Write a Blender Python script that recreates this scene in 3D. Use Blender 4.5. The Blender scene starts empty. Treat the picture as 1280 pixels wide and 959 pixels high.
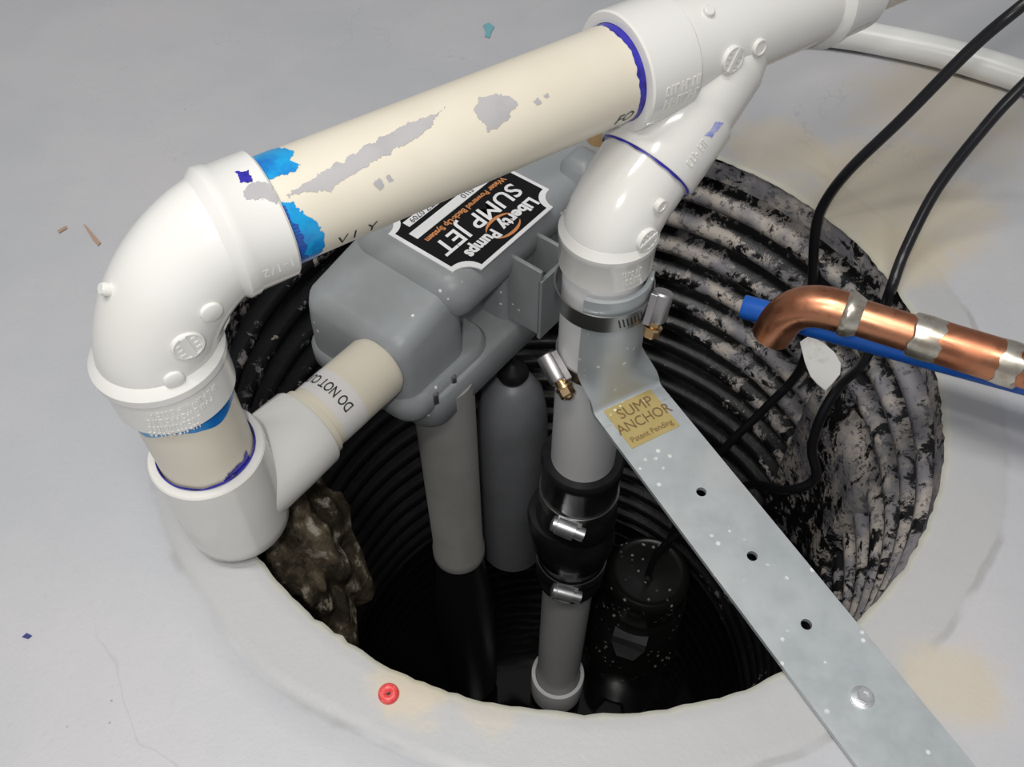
import bpy, bmesh, math, random
from mathutils import Vector, Matrix, noise
random.seed(7)
S = bpy.context.scene
COL = S.collection
V = Vector
PI = math.pi

# ------------------------------------------------------------------ camera
CAM_H = 0.4639
cam_d = bpy.data.cameras.new('camera')
cam_d.sensor_width = 36.0
cam_d.lens = 36.0 * 1111.5 / 1280.0
cam_d.clip_start = 0.01
cam_d.clip_end = 50
cam = bpy.data.objects.new('camera', cam_d)
cam.location = (0, 0, CAM_H)
cam.rotation_euler = (math.radians(90 - 52.24), 0, 0)
COL.objects.link(cam)
S.camera = cam

# ------------------------------------------------------------------ world, lights, exposure
w = bpy.data.worlds.new('basement_air')
S.world = w
w.use_nodes = True
w.node_tree.nodes['Background'].inputs[0].default_value = (0.93, 0.95, 1.0, 1)
w.node_tree.nodes['Background'].inputs[1].default_value = 0.25

def area(name, loc, target, sx, sy, power, col):
    d = bpy.data.lights.new(name, 'AREA')
    d.shape = 'RECTANGLE'
    d.size = sx
    d.size_y = sy
    d.energy = power
    d.color = col
    o = bpy.data.objects.new(name, d)
    o.location = loc
    o.rotation_euler = (V(target) - V(loc)).to_track_quat('-Z', 'Y').to_euler()
    COL.objects.link(o)
    return o
# basement ceiling fluorescent, then a fill lamp added behind the camera
area('ceiling_tube_and_fill', (-0.50, 0.15, 2.25), (-0.50, 0.16, 0), 1.2, 0.16, 23, (1.0, 0.985, 0.95))
area('ceiling_tube_and_fill', (0.05, -0.50, 2.25), (0.05, -0.49, 0), 1.2, 0.16, 18, (1.0, 0.985, 0.95))  # added fill, brightens the pipe fronts down in the pit
# the compact camera's own flash, beside the lens
area('camera_flash', (-0.035, -0.005, CAM_H + 0.035), (0.03, 0.40, -0.05), 0.03, 0.018, 1.0, (1.0, 0.99, 0.97))
S.view_settings.view_transform = 'Standard'
S.view_settings.look = 'None'
S.view_settings.exposure = -0.12
S.view_settings.gamma = 1.0
S.view_settings.use_curve_mapping = False

# ------------------------------------------------------------------ layout (metres; camera stands over the origin)
PIT = V((0.0419, 0.388, 0)); R = 0.2424
RIS = V((0.0535, 0.368, 0))
C0 = V((-0.1580, 0.2545, 0.207))                 # corner over the drop pipe
M1 = V((0.0513, 0.3953, 0.207))
MD = (M1 - C0).normalized()
def MAIN(t): return C0 + MD * t
PR = 0.02415                                      # 1-1/2 inch pipe radius
UP = V((0, 0, 1))

# ------------------------------------------------------------------ material helpers
def mat(name, col, rough=0.5, metal=0.0, spec=0.5):
    m = bpy.data.materials.new(name)
    m.use_nodes = True
    b = m.node_tree.nodes['Principled BSDF']
    b.inputs['Base Color'].default_value = (*col, 1)
    b.inputs['Roughness'].default_value = rough
    b.inputs['Metallic'].default_value = metal
    b.inputs['Specular IOR Level'].default_value = spec
    return m
class NT:
    def __init__(s, m):
        s.t = m.node_tree
        s.b = s.t.nodes['Principled BSDF']
        s.geo = s.t.nodes.new('ShaderNodeTexCoord').outputs['Object']
    def n(s, typ, **kw):
        x = s.t.nodes.new(typ)
        for k, v in kw.items():
            setattr(x, k, v)
        return x
    def put(s, sock, v):
        if isinstance(v, bpy.types.NodeSocket):
            s.t.links.new(v, sock)
        else:
            sock.default_value = v
    def noise(s, scale, detail=4, rough=0.6, vec=None, dist=0.0):
        x = s.n('ShaderNodeTexNoise')
        s.put(x.inputs['Vector'], vec or s.geo)
        x.inputs['Scale'].default_value = scale
        x.inputs['Detail'].default_value = detail
        x.inputs['Roughness'].default_value = rough
        x.inputs['Distortion'].default_value = dist
        return x.outputs['Fac']
    def voro(s, scale, vec=None, feature='F1'):
        x = s.n('ShaderNodeTexVoronoi', feature=feature)
        s.put(x.inputs['Vector'], vec or s.geo)
        x.inputs['Scale'].default_value = scale
        return x.outputs['Distance']
    def step(s, v, a, b, o0=0.0, o1=1.0):
        x = s.n('ShaderNodeMapRange', interpolation_type='SMOOTHSTEP')
        s.put(x.inputs[0], v)
        x.inputs[1].default_value = a
        x.inputs[2].default_value = b
        x.inputs[3].default_value = o0
        x.inputs[4].default_value = o1
        return x.outputs[0]
    def math(s, op, a, b=0.0):
        x = s.n('ShaderNodeMath', operation=op)
        s.put(x.inputs[0], a)
        s.put(x.inputs[1], b)
        return x.outputs[0]
    def mix(s, f, a, b):
        x = s.n('ShaderNodeMix', data_type='RGBA')
        s.put(x.inputs[0], f)
        s.put(x.inputs[6], (*a, 1) if isinstance(a, tuple) else a)
        s.put(x.inputs[7], (*b, 1) if isinstance(b, tuple) else b)
        return x.outputs[2]
    def xyz(s):
        x = s.n('ShaderNodeSeparateXYZ')
        s.put(x.inputs[0], s.geo)
        return x.outputs
    def color(s, c): s.put(s.b.inputs['Base Color'], c)
    def rough(s, c): s.put(s.b.inputs['Roughness'], c)
    def bump(s, h, strength=0.3, dist=0.001):
        x = s.n('ShaderNodeBump')
        x.inputs['Strength'].default_value = strength
        x.inputs['Distance'].default_value = dist
        s.put(x.inputs['Height'], h)
        s.t.links.new(x.outputs[0], s.b.inputs['Normal'])
    def dist2(s, cx, cy):
        o = s.xyz()
        dx = s.math('SUBTRACT', o[0], cx)
        dy = s.math('SUBTRACT', o[1], cy)
        return s.math('SQRT', s.math('ADD', s.math('MULTIPLY', dx, dx), s.math('MULTIPLY', dy, dy)))

def soft(name, a, b, rough, scale=30, lo=.4, hi=.65, metal=0.0, bump=0.0, spec=0.5):
    """two-tone noise material"""
    m = mat(name, a, rough, metal, spec)
    k = NT(m)
    f = k.noise(scale, 5)
    k.color(k.mix(k.step(f, lo, hi), a, b))
    if bump:
        k.bump(k.noise(scale * 8, 4), bump, 0.0006)
    return m

M = {}
M['pvc_fit'] = soft('white_pvc_fitting', (.745, .735, .70), (.715, .70, .66), .14, 12)
M['pvc_pipe'] = soft('cream_pvc_pipe', (.72, .665, .555), (.68, .62, .50), .34, 9, .35, .7)
M['pvc_grey'] = soft('pale_grey_pvc_pipe', (.80, .79, .79), (.76, .755, .75), .4, 14)
M['paint_grey'] = soft('grey_paint_smear', (.42, .405, .41), (.385, .37, .38), .55, 60)
M['primer_blue'] = soft('blue_primer', (.01, .15, .50), (.012, .32, .66), .25, 70, .35, .6)
M['primer_violet'] = soft('faint_violet_primer', (.20, .24, .62), (.42, .44, .66), .3, 140)
M['primer_purple'] = soft('purple_blue_primer', (.03, .025, .36), (.015, .01, .13), .3, 120, .45, .7)
M['housing'] = soft('grey_moulded_plastic', (.30, .315, .325), (.26, .27, .275), .42, 16, bump=.12)
M['pump_grey'] = soft('mid_grey_plastic_pipe', (.34, .335, .32), (.29, .285, .27), .45, 12)
M['black_plastic'] = mat('black_plastic', (.012, .012, .013), .4)
M['dark_grey'] = soft('dark_grey_plastic', (.07, .072, .075), (.05, .05, .053), .5, 20)
M['float_grey'] = soft('grey_float_plastic', (.20, .205, .22), (.16, .165, .17), .42, 14)
M['rubber'] = soft('black_rubber', (.013, .013, .015), (.022, .022, .024), .28, 40)
M['cord'] = soft('black_cord_jacket', (.010, .010, .012), (.03, .033, .033), .32, 45, .62, .72)
M['steel'] = mat('zinc_steel', (.50, .48, .48), .42, 1.0)
M['chrome'] = mat('bright_steel', (.88, .89, .90), .30, .9)
M['band'] = mat('steel_band', (.42, .42, .41), .33, 1.0)
M['brass'] = soft('yellow_zinc_brass', (.62, .42, .20), (.52, .38, .24), .28, 120, metal=1.0)
M['white'] = mat('white_print', (.82, .82, .82), .45)
M['label_black'] = mat('black_label', (.006, .006, .007), .6, 0, .2)
M['orange'] = mat('orange_print', (.62, .25, .09), .5)
M['dark_print'] = mat('dark_ink', (.02, .02, .025), .6)
M['faint_print'] = mat('faint_brown_ink', (.17, .10, .04), .6)
M['red'] = soft('red_plastic', (.72, .05, .055), (.80, .14, .13), .4, 300)
M['blue_pex'] = soft('blue_tube', (.010, .125, .55), (.012, .10, .46), .35, 30)
M['white_tube'] = mat('white_tube', (.80, .80, .77), .3)
M['tape'] = mat('clear_tape', (.66, .64, .62), .22)
M['tag'] = soft('white_paper_tag', (.72, .71, .68), (.55, .52, .46), .6, 90, .55, .75)
M['teal'] = mat('teal_paint_chip', (.18, .42, .46), .5)
M['brown'] = mat('red_brown_chip', (.42, .28, .20), .6)
M['inkblue'] = mat('dark_blue_chip', (.03, .04, .20), .5)
M['tan'] = mat('tan_plug', (.45, .29, .14), .6)

def mat_floor():
    m = mat('painted_concrete_floor', (.5, .5, .5), .5)
    k = NT(m)
    o = k.xyz()
    big = k.noise(4.5, 5)
    c = k.mix(k.step(big, .35, .68), (.465, .475, .495), (.52, .51, .525))
    fine = k.noise(260, 3, .7)
    c = k.mix(k.step(fine, .52, .75, 0, .16), c, (.36, .36, .37))
    # trowelled collar round the pit: a slightly darker, warmer coat
    r = k.math('ADD', k.dist2(PIT.x, PIT.y), k.math('MULTIPLY', k.math('SUBTRACT', k.noise(9, 3), .5), .022))
    collar = k.step(r, .281, .277)
    c = k.mix(k.math('MULTIPLY', collar, .55), c, (.42, .415, .405))
    # hairline at the collar's edge
    hl = k.math('MULTIPLY', k.step(r, .276, .2785), k.step(r, .283, .2805))
    c = k.mix(k.math('MULTIPLY', hl, k.step(k.noise(14, 3), .45, .6, 0, .45)), c, (.27, .26, .25))
    # bare tan concrete where the paint has worn off, in blots
    def blot(x, y, rad, amount, seedscale=22, col=(.56, .49, .37)):
        d = k.math('ADD', k.dist2(x, y), k.math('MULTIPLY', k.math('SUBTRACT', k.noise(seedscale, 4), .5), rad * 1.1))
        f = k.math('MULTIPLY', k.step(d, rad, rad * .45), amount)
        return f, col
    for a in ((.300, .545, .10, .8), (.38, .66, .10, .6), (.225, .605, .06, .6), (.285, .475, .045, .7), (-.052, .160, .026, .8, 60),
              (.232, .160, .034, .7, 40), (.165, .168, .02, .6, 60, (.55, .44, .34)), (.30, .20, .02, .3, 60), (-.012, .150, .02, .4, 60)):
        f, cc = blot(*a)
        c = k.mix(f, c, cc)
    # worn bright edge of the cut
    edge = k.step(k.math('ADD', k.dist2(PIT.x, PIT.y), k.math('MULTIPLY', k.math('SUBTRACT', k.noise(70, 3), .5), .006)), .2475, .2435)
    c = k.mix(k.math('MULTIPLY', edge, .5), c, (.52, .51, .38))
    # fine wandering scratches and specks
    sp = k.voro(95)
    c = k.mix(k.math('MULTIPLY', k.step(sp, .085, .05), k.step(k.noise(11, 2), .58, .66, 0, .6)), c, (.17, .16, .17))
    wv = k.noise(3.4, 5, .62, dist=.6)
    ln = k.step(k.math('ABSOLUTE', k.math('SUBTRACT', wv, .5)), .0028, .0006, 0, .18)
    c = k.mix(k.math('MULTIPLY', ln, k.step(k.noise(5, 2), .5, .62)), c, (.26, .26, .27))
    k.color(c)
    k.rough(k.step(k.noise(20, 3), .3, .7, .42, .6))
    k.bump(k.math('ADD', k.noise(40, 6, .65), k.math('MULTIPLY', k.noise(420, 2), .25)), .36, .0014)
    return m

def mat_basin():
    m = mat('black_corrugated_basin', (.012, .012, .012), .45)
    k = NT(m)
    o = k.xyz()
    r = k.dist2(PIT.x, PIT.y)
    crest = k.step(r, R + .013, R + .001)           # paint caught the proud ribs
    n1 = k.noise(11, 5, .62, dist=.3)
    n2 = k.noise(88, 6, .75, dist=.6)
    # overspray of the floor paint: heaviest on the side below the copper pipe, thinning downwards
    side = k.step(o[0], -.15, .24, -.030, .055)
    low = k.math('MULTIPLY', k.step(o[0], .16, .24), k.step(o[2], -.10, -.20, 0, .10))
    side = k.math('ADD', side, low)
    depth = k.step(o[2], -.42, 0, -.20, .045)
    v = k.math('ADD', k.math('ADD', k.math('MULTIPLY', n1, .45), k.math('MULTIPLY', n2, .55)), k.math('ADD', side, depth))
    v = k.math('ADD', v, k.math('MULTIPLY', crest, .075))
    f = k.step(v, .594, .620)
    f = k.math('MULTIPLY', f, k.step(k.noise(34, 5, .7, dist=.4), .60, .54))
    pale = k.mix(k.step(k.noise(33, 4), .4, .62), (.27, .26, .28), (.58, .52, .46))
    pale = k.mix(k.step(k.noise(150, 4, .7), .54, .62, 0, .8), pale, (.10, .10, .11))
    k.color(k.mix(f, (.011, .011, .012), pale))
    k.rough(k.mix(f, (.34, .34, .34), (.75, .75, .75)))
    k.bump(n2, .35, .0015)
    return m

def mat_strip():
    m = mat('galvanised_strap', (.50, .535, .545), .40, .45)
    k = NT(m)
    c = k.mix(k.step(k.noise(14, 4), .35, .7), (.47, .505, .52), (.53, .555, .56))
    sp = k.voro(120)
    f = k.math('MULTIPLY', k.step(sp, .19, .13), k.step(k.noise(45, 2), .52, .58))
    c = k.mix(f, c, (.86, .88, .86))
    k.color(c)
    k.rough(k.step(k.noise(60, 4), .3, .7, .36, .5))
    return m

def mat_gold():
    m = mat('gold_foil_sticker', (.45, .35, .12), .4, .2)
    k = NT(m)
    c = k.mix(k.noise(120, 4), (.42, .33, .10), (.53, .41, .20))
    k.color(k.mix(k.math('MULTIPLY', k.step(k.voro(230), .28, .2), k.step(k.noise(70, 3), .56, .62)), c, (.86, .84, .66)))
    return m

def mat_copper():
    m = mat('copper', (.80, .36, .20), .24, 1.0)
    k = NT(m)
    c = k.mix(k.step(k.noise(40, 5), .35, .65), (.66, .30, .17), (.56, .22, .12))
    c = k.mix(k.step(k.noise(160, 4), .6, .75, 0, .5), c, (.36, .12, .07))
    k.color(c)
    k.rough(k.step(k.noise(60, 4), .35, .65, .27, .42))
    return m

def mat_lump():
    m = mat('spilled_concrete', (.2, .16, .11), .95, 0, .05)
    k = NT(m)
    c = k.mix(k.step(k.noise(30, 6, .7), .4, .62), (.035, .029, .02), (.15, .12, .08))
    c = k.mix(k.step(k.noise(60, 4), .56, .68), c, (.40, .36, .29))
    k.color(c)
    k.bump(k.noise(120, 6, .7), .8, .003)
    return m

def mat_speck():
    m = mat('black_cast_pump', (.012, .012, .012), .3)
    k = NT(m)
    f = k.math('MULTIPLY', k.step(k.voro(130), .26, .18), k.step(k.noise(40, 2), .5, .58))
    k.color(k.mix(f, (.014, .014, .013), (.45, .44, .40)))
    return m
def flecks(m, base, other):
    k = NT(m)
    c = k.mix(k.step(k.noise(16, 5), .4, .65), base, other)
    f = k.math('MULTIPLY', k.step(k.voro(95), .12, .08), k.step(k.noise(24, 2), .55, .6))
    k.color(k.mix(f, c, (.80, .80, .78)))
flecks(M['housing'], (.30, .315, .325), (.26, .27, .275))
M['floor'] = mat_floor()
M['basin'] = mat_basin()
M['strip'] = mat_strip()
M['gold'] = mat_gold()
M['copper'] = mat_copper()
M['solder'] = soft('solder', (.66, .63, .55), (.52, .45, .36), .3, 130, metal=.9)
M['lump'] = mat_lump()
M['pump_black'] = mat_speck()
def mat_water():
    m = mat('black_standing_water', (.004, .004, .004), .06)
    k = NT(m)
    k.bump(k.noise(14, 2), .08, .004)
    return m
M['water'] = mat_water()

# ------------------------------------------------------------------ mesh helpers
def frame(axis, ref=None):
    a = V(axis).normalized()
    r = V(ref) if ref is not None else (V((0, 0, 1)) if abs(a.z) < .9 else V((0, 1, 0)))
    u = (r - a * r.dot(a)).normalized()
    return a, u, a.cross(u)

class MB:
    def __init__(s):
        s.v = []
        s.f = []
    def add(s, vs, fs):
        o = len(s.v)
        s.v += [tuple(p) for p in vs]
        s.f += [tuple(i + o for i in f) for f in fs]
        return s
    def lathe(s, org, axis, prof, n=48, ref=None, closed=False):
        """prof: (t along axis, radius); closed joins last to first"""
        a, u, w_ = frame(axis, ref)
        vs = []
        for t, r in prof:
            for i in range(n):
                q = 2 * PI * i / n
                vs.append(V(org) + a * t + (u * math.cos(q) + w_ * math.sin(q)) * r)
        fs = []
        m = len(prof)
        for j in range(m if closed else m - 1):
            j2 = (j + 1) % m
            for i in range(n):
                i2 = (i + 1) % n
                fs.append((j * n + i, j * n + i2, j2 * n + i2, j2 * n + i))
        if not closed:
            if prof[0][1] > 1e-6: fs.append(tuple(reversed(range(n))))
            if prof[-1][1] > 1e-6: fs.append(tuple((m - 1) * n + i for i in range(n)))
        return s.add(vs, fs)
    def tube(s, pts, rad, n=32, cap=True):
        pts = [V(p) for p in pts]
        rad = rad if isinstance(rad, (list, tuple)) else [rad] * len(pts)
        tan = []
        for i in range(len(pts)):
            a = pts[max(i - 1, 0)]
            b = pts[min(i + 1, len(pts) - 1)]
            tan.append((b - a).normalized())
        _, u, _ = frame(tan[0])
        vs = []
        for p, t, r in zip(pts, tan, rad):
            u = (u - t * u.dot(t)).normalized()
            w_ = t.cross(u)
            for i in range(n):
                q = 2 * PI * i / n
                vs.append(p + (u * math.cos(q) + w_ * math.sin(q)) * r)
        fs = []
        for j in range(len(pts) - 1):
            for i in range(n):
                i2 = (i + 1) % n
                fs.append((j * n + i, j * n + i2, (j + 1) * n + i2, (j + 1) * n + i))
        if cap:
            fs.append(tuple(reversed(range(n))))
            k = (len(pts) - 1) * n
            fs.append(tuple(k + i for i in range(n)))
        return s.add(vs, fs)
    def box(s, c, size, ax=None, bev=0.0):
        ax = ax or (V((1, 0, 0)), V((0, 1, 0)), V((0, 0, 1)))
        x, y, z = [d / 2 for d in size]
        b = bev
        loops = []
        for zz, ins in ((-z, b), (-z + b, 0), (z - b, 0), (z, b)) if b else ((-z, 0), (z, 0)):
            X, Y = x - ins, y - ins
            e = max(b - ins, 0) * .6 if b else 0
            if b:
                lp = [(X - e, -Y), (X, -Y + e), (X, Y - e), (X - e, Y), (-X + e, Y), (-X, Y - e), (-X, -Y + e), (-X + e, -Y)]
            else:
                lp = [(X, -Y), (X, Y), (-X, Y), (-X, -Y)]
            loops.append([V(c) + ax[0] * p + ax[1] * q + ax[2] * zz for p, q in lp])
        return s.loft(loops)
    def loft(s, loops, cap=True):
        n = len(loops[0])
        vs = [p for lp in loops for p in lp]
        fs = []
        for j in range(len(loops) - 1):
            for i in range(n):
                i2 = (i + 1) % n
                fs.append((j * n + i, j * n + i2, (j + 1) * n + i2, (j + 1) * n + i))
        if cap:
            fs.append(tuple(reversed(range(n))))
            fs.append(tuple((len(loops) - 1) * n + i for i in range(n)))
        return s.add(vs, fs)
    def build(s, name, material, parent=None, smooth=35, fix=True):
        me = bpy.data.meshes.new(name)
        me.from_pydata(s.v, [], s.f)
        if fix:
            bm = bmesh.new()
            bm.from_mesh(me)
            bmesh.ops.remove_doubles(bm, verts=bm.verts, dist=1e-7)
            bmesh.ops.recalc_face_normals(bm, faces=bm.faces)
            bm.to_mesh(me)
            bm.free()
        if smooth:
            me.shade_smooth()
            me.set_sharp_from_angle(angle=math.radians(smooth))
        me.materials.append(M[material])
        o = bpy.data.objects.new(name, me)
        COL.objects.link(o)
        if parent is not None:
            put(o, parent)
        return o

def origin_of(o):
    p = V(o.location)
    while o.parent:
        o = o.parent
        p = p + V(o.location)
    return p
def put(o, parent):
    """parent a mesh modelled in world metres without moving it"""
    o.parent = parent
    w0 = origin_of(parent)
    o.location = -w0
def thing(name, label, cat, loc, group=None):
    o = bpy.data.objects.new(name, None)
    o.empty_display_size = .02
    o.location = loc
    COL.objects.link(o)
    return tag(o, label, cat, group)
def tag(o, label, cat, group=None):
    o['label'] = label
    o['category'] = cat
    if group: o['group'] = group
    return o
def struct(o, label=None):
    o['kind'] = 'structure'
    if label: o['label'] = label
    return o

def bez(pts, n=8):
    """Catmull-Rom through the points"""
    P = [V(p) for p in pts]
    P = [P[0] * 2 - P[1]] + P + [P[-1] * 2 - P[-2]]
    out = []
    for i in range(1, len(P) - 2):
        a, b, c, d = P[i - 1:i + 3]
        for k in range(n):
            t = k / n
            out.append(.5 * ((2 * b) + (c - a) * t + (2 * a - 5 * b + 4 * c - d) * t * t + (3 * b - a - 3 * c + d) * t ** 3))
    out.append(P[-2])
    return out

def text2d(body, size, width=1.0, bold=0.0, shear=0.0, res=3, align='CENTER'):
    cu = bpy.data.curves.new('lettering', 'FONT')
    cu.body = body
    cu.size = size
    cu.offset = bold
    cu.shear = shear
    cu.align_x = align
    cu.align_y = 'CENTER'
    cu.resolution_u = res
    o = bpy.data.objects.new('lettering', cu)
    COL.objects.link(o)
    bpy.context.view_layer.update()
    me = bpy.data.meshes.new_from_object(o.evaluated_get(bpy.context.evaluated_depsgraph_get()))
    vs = [(p.co.x * width, p.co.y) for p in me.vertices]
    fs = [tuple(p.vertices) for p in me.polygons]
    bpy.data.objects.remove(o)
    bpy.data.curves.remove(cu)
    bpy.data.meshes.remove(me)
    return vs, fs
def lettering(name, body, size, fn, material, parent, **kw):
    vs, fs = text2d(body, size, **kw)
    mb = MB().add([fn(x, y) for x, y in vs], fs)
    return mb.build(name, material, parent, smooth=0, fix=False)
def fill2d(loops, depth):
    """flat plate with holes from 2D loops, thickness depth centred on 0 -> verts, faces"""
    cu = bpy.data.curves.new('plate', 'CURVE')
    cu.dimensions = '2D'
    cu.fill_mode = 'BOTH'
    cu.extrude = depth / 2
    for lp in loops:
        sp = cu.splines.new('POLY')
        sp.points.add(len(lp) - 1)
        for p, q in zip(sp.points, lp):
            p.co = (q[0], q[1], 0, 1)
        sp.use_cyclic_u = True
    o = bpy.data.objects.new('plate', cu)
    COL.objects.link(o)
    bpy.context.view_layer.update()
    me = bpy.data.meshes.new_from_object(o.evaluated_get(bpy.context.evaluated_depsgraph_get()))
    vs = [tuple(p.co) for p in me.vertices]
    fs = [tuple(p.vertices) for p in me.polygons]
    bpy.data.objects.remove(o)
    bpy.data.curves.remove(cu)
    bpy.data.meshes.remove(me)
    return vs, fs

def inside(p, poly):
    c = False
    j = len(poly) - 1
    for i in range(len(poly)):
        (x1, y1), (x2, y2) = poly[i], poly[j]
        if (y1 > p[1]) != (y2 > p[1]) and p[0] < (x2 - x1) * (p[1] - y1) / (y2 - y1) + x1:
            c = not c
        j = i
    return c
def cyl_patch(name, fn, poly, cell, rag, material, parent, seed=0):
    """a ragged coat of paint hugging a pipe; fn(t, s) -> point, poly in (t, s) metres"""
    x0, x1 = min(p[0] for p in poly) - rag, max(p[0] for p in poly) + rag
    y0, y1 = min(p[1] for p in poly) - rag, max(p[1] for p in poly) + rag
    cell = cell * .55
    nx, ny = int((x1 - x0) / cell) + 1, int((y1 - y0) / cell) + 1
    mb = MB()
    idx = {}
    def vid(i, j):
        if (i, j) not in idx:
            idx[i, j] = len(mb.v)
            mb.v.append(tuple(fn(x0 + i * cell, y0 + j * cell)))
        return idx[i, j]
    for i in range(nx):
        for j in range(ny):
            p = V((x0 + (i + .5) * cell, y0 + (j + .5) * cell, seed))
            q = p + V((noise.noise(p * 260), noise.noise(p * 260 + V((9, 9, 9))), 0)) * rag \
                  + V((noise.noise(p * 800), noise.noise(p * 800 + V((5, 1, 2))), 0)) * rag * .5
            if inside((q.x, q.y), poly):
                mb.f.append((vid(i, j), vid(i + 1, j), vid(i + 1, j + 1), vid(i, j + 1)))
    return mb.build(name, material, parent, smooth=60, fix=False)

# ================================================================== the setting
def build_floor():
    n = 320
    def rim(a):
        d = V((math.cos(a), math.sin(a), 0))
        j = .0016 * noise.noise(d * 5) + .0010 * noise.noise(d * 22 + V((3, 0, 0))) + .0012 * noise.noise(d * 75)
        return R + j
    prof = [(.004, -.0045), (-.0002, -.0022), (.0012, -.0008), (.003, 0), (.010, .0003), (.020, 0), (.030, .0002), (.0365, .0002), (.0385, -.0012), (.041, 0), (.055, 0)]
    mb = MB()
    rings = []
    for k, (dr, z) in enumerate(prof):
        for i in range(n):
            a = 2 * PI * i / n
            d = V((math.cos(a), math.sin(a), 0))
            j = rim(a) if k < 5 else R + (.004 * noise.noise(d * 3.3) if 5 < k < 10 else 0)
            zz = z
            if k == 8: zz *= max(0, -d.x * .6 - d.y * .7 + .1)      # the collar's joint shows on the near left only
            if k == 0: j += .008
            mb.v.append(tuple(PIT + d * (j + dr) + V((0, 0, zz))))
    for rr in (.34, .42, .6, 1.0, 2.6):
        for i in range(n):
            a = 2 * PI * i / n
            mb.v.append(tuple(PIT + V((math.cos(a), math.sin(a), 0)) * rr))
    for k in range(len(prof) + 4):
        for i in range(n):
            i2 = (i + 1) % n
            mb.f.append((k * n + i, k * n + i2, (k + 1) * n + i2, (k + 1) * n + i))
    o = mb.build('floor', 'floor', smooth=40)
    struct(o, 'grey painted concrete basement floor with a round cut-out')
build_floor()

def build_basin():
    root = thing('sump_basin', 'round black corrugated sump basin spattered with pale paint, sunk in the floor', 'sump basin', PIT + V((0, 0, -.66)))
    prof = [(-.0025, R + .016), (-.0025, R + .002), (-.010, R + .0012), (-.024, R + .002)]
    z = -.026
    pitch = .0335
    while z > -.64:
        for k, rr in ((0, .011), (.16, .0165), (.30, .017), (.42, .012), (.52, .003), (.62, .0), (.80, .0), (.92, .003)):
            prof.append((z - k * pitch, R + rr))
        z -= pitch
    prof.append((-.66, R + .004))
    n = 200
    mb = MB()
    for zz, r in prof:
        for i in range(n):
            a = 2 * PI * i / n
            wob = .0012 * noise.noise(V((math.cos(a) * 3, math.sin(a) * 3, zz * 20)))
            mb.v.append((PIT.x + math.cos(a) * (r + wob), PIT.y + math.sin(a) * (r + wob), zz))
    for k in range(len(prof) - 1):
        for i in range(n):
            i2 = (i + 1) % n
            mb.f.append((k * n + i, k * n + i2, (k + 1) * n + i2, (k + 1) * n + i))
    k = (len(prof) - 1) * n
    mb.f.append(tuple(k + i for i in range(n)))
    mb.build('basin_wall', 'basin', root, smooth=50)
    # smooth moulded boss for an inlet on the right-hand wall
    mb = MB()
    a0, a1, z0, z1 = math.radians(-8), math.radians(24), -.41, -.125
    na, nz = 24, 18
    for j in range(nz + 1):
        for i in range(na + 1):
            u, vv = i / na, j / nz
            e = min(1, min(u, 1 - u) * 8) * min(1, min(vv, 1 - vv) * 8)
            e = e * e * (3 - 2 * e)
            a = a0 + (a1 - a0) * u
            r = R + .012 - .020 * e
            mb.v.append((PIT.x + math.cos(a) * r, PIT.y + math.sin(a) * r, z0 + (z1 - z0) * vv))
    for j in range(nz):
        for i in range(na):
            q = j * (na + 1) + i
            mb.f.append((q, q + 1, q + na + 2, q + na + 1))
    b = mb.build('inlet_boss', 'basin', root, smooth=60)
    b['label'] = 'smooth moulded boss on the ribbed wall'
build_basin()
mb = MB().lathe(PIT + V((0, 0, -.655)), UP, [(0, R - .004), (.03, R - .004)], 96)
o = tag(mb.build('standing_water', 'water'), 'black still water at the bottom of the sump basin', 'water')
o['kind'] = 'stuff'

# ================================================================== glued white PVC piping
pip = thing('discharge_piping', 'glued white pvc discharge piping with elbows and wye spanning the sump pit', 'pipe', (C0.x, C0.y, 0.0))
FR = .0272      # fitting body radius
HR = .0293      # hub radius

def hub(mb, org, axis, t0, t1, collar=0, rin=PR + .0006, r=HR, cw=.005):
    """a socket from t0 (body side) to t1 (mouth)"""
    s = 1 if t1 > t0 else -1
    prof = [(t0 - s * .004, FR - .002)]
    if collar:
        prof += [(t0, r + collar - .0006), (t0 + s * .0008, r + collar), (t0 + s * cw, r + collar - .0002), (t0 + s * (cw + .0012), r + .0002)]
    else:
        prof += [(t0, r - .001), (t0 + s * .001, r)]
    prof += [(t1 - s * .001, r), (t1, r - .0009), (t1, rin), (t1 - s * .012, rin - .0002)]
    mb.lathe(org, axis, prof, 64)

def on_pipe(org, axis, ref, r):
    a, u, w_ = frame(axis, ref)
    def fn(t, s, h=0.0):
        q = s / r
        return V(org) + a * t + (u * math.cos(q) + w_ * math.sin(q)) * (r + h)
    return fn

def wavy_band(name, org, axis, ref, r, t0, edge, material, parent, n=140, h=.00035):
    """primer ring hugging a pipe: from t0 to an uneven edge(angle)"""
    fn = on_pipe(org, axis, ref, r)
    mb = MB()
    k = 5
    for i in range(n):
        q = 2 * PI * i / n
        e = edge(q)
        for j in range(k):
            t = t0 + (e - t0) * j / (k - 1)
            mb.v.append(tuple(fn(t, q * r, h if 0 < j < k - 1 else h * .4)))
    for i in range(n):
        i2 = (i + 1) % n
        for j in range(k - 1):
            mb.f.append((i * k + j, i * k + j + 1, i2 * k + j + 1, i2 * k + j))
    return mb.build(name, material, parent, smooth=60)

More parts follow.
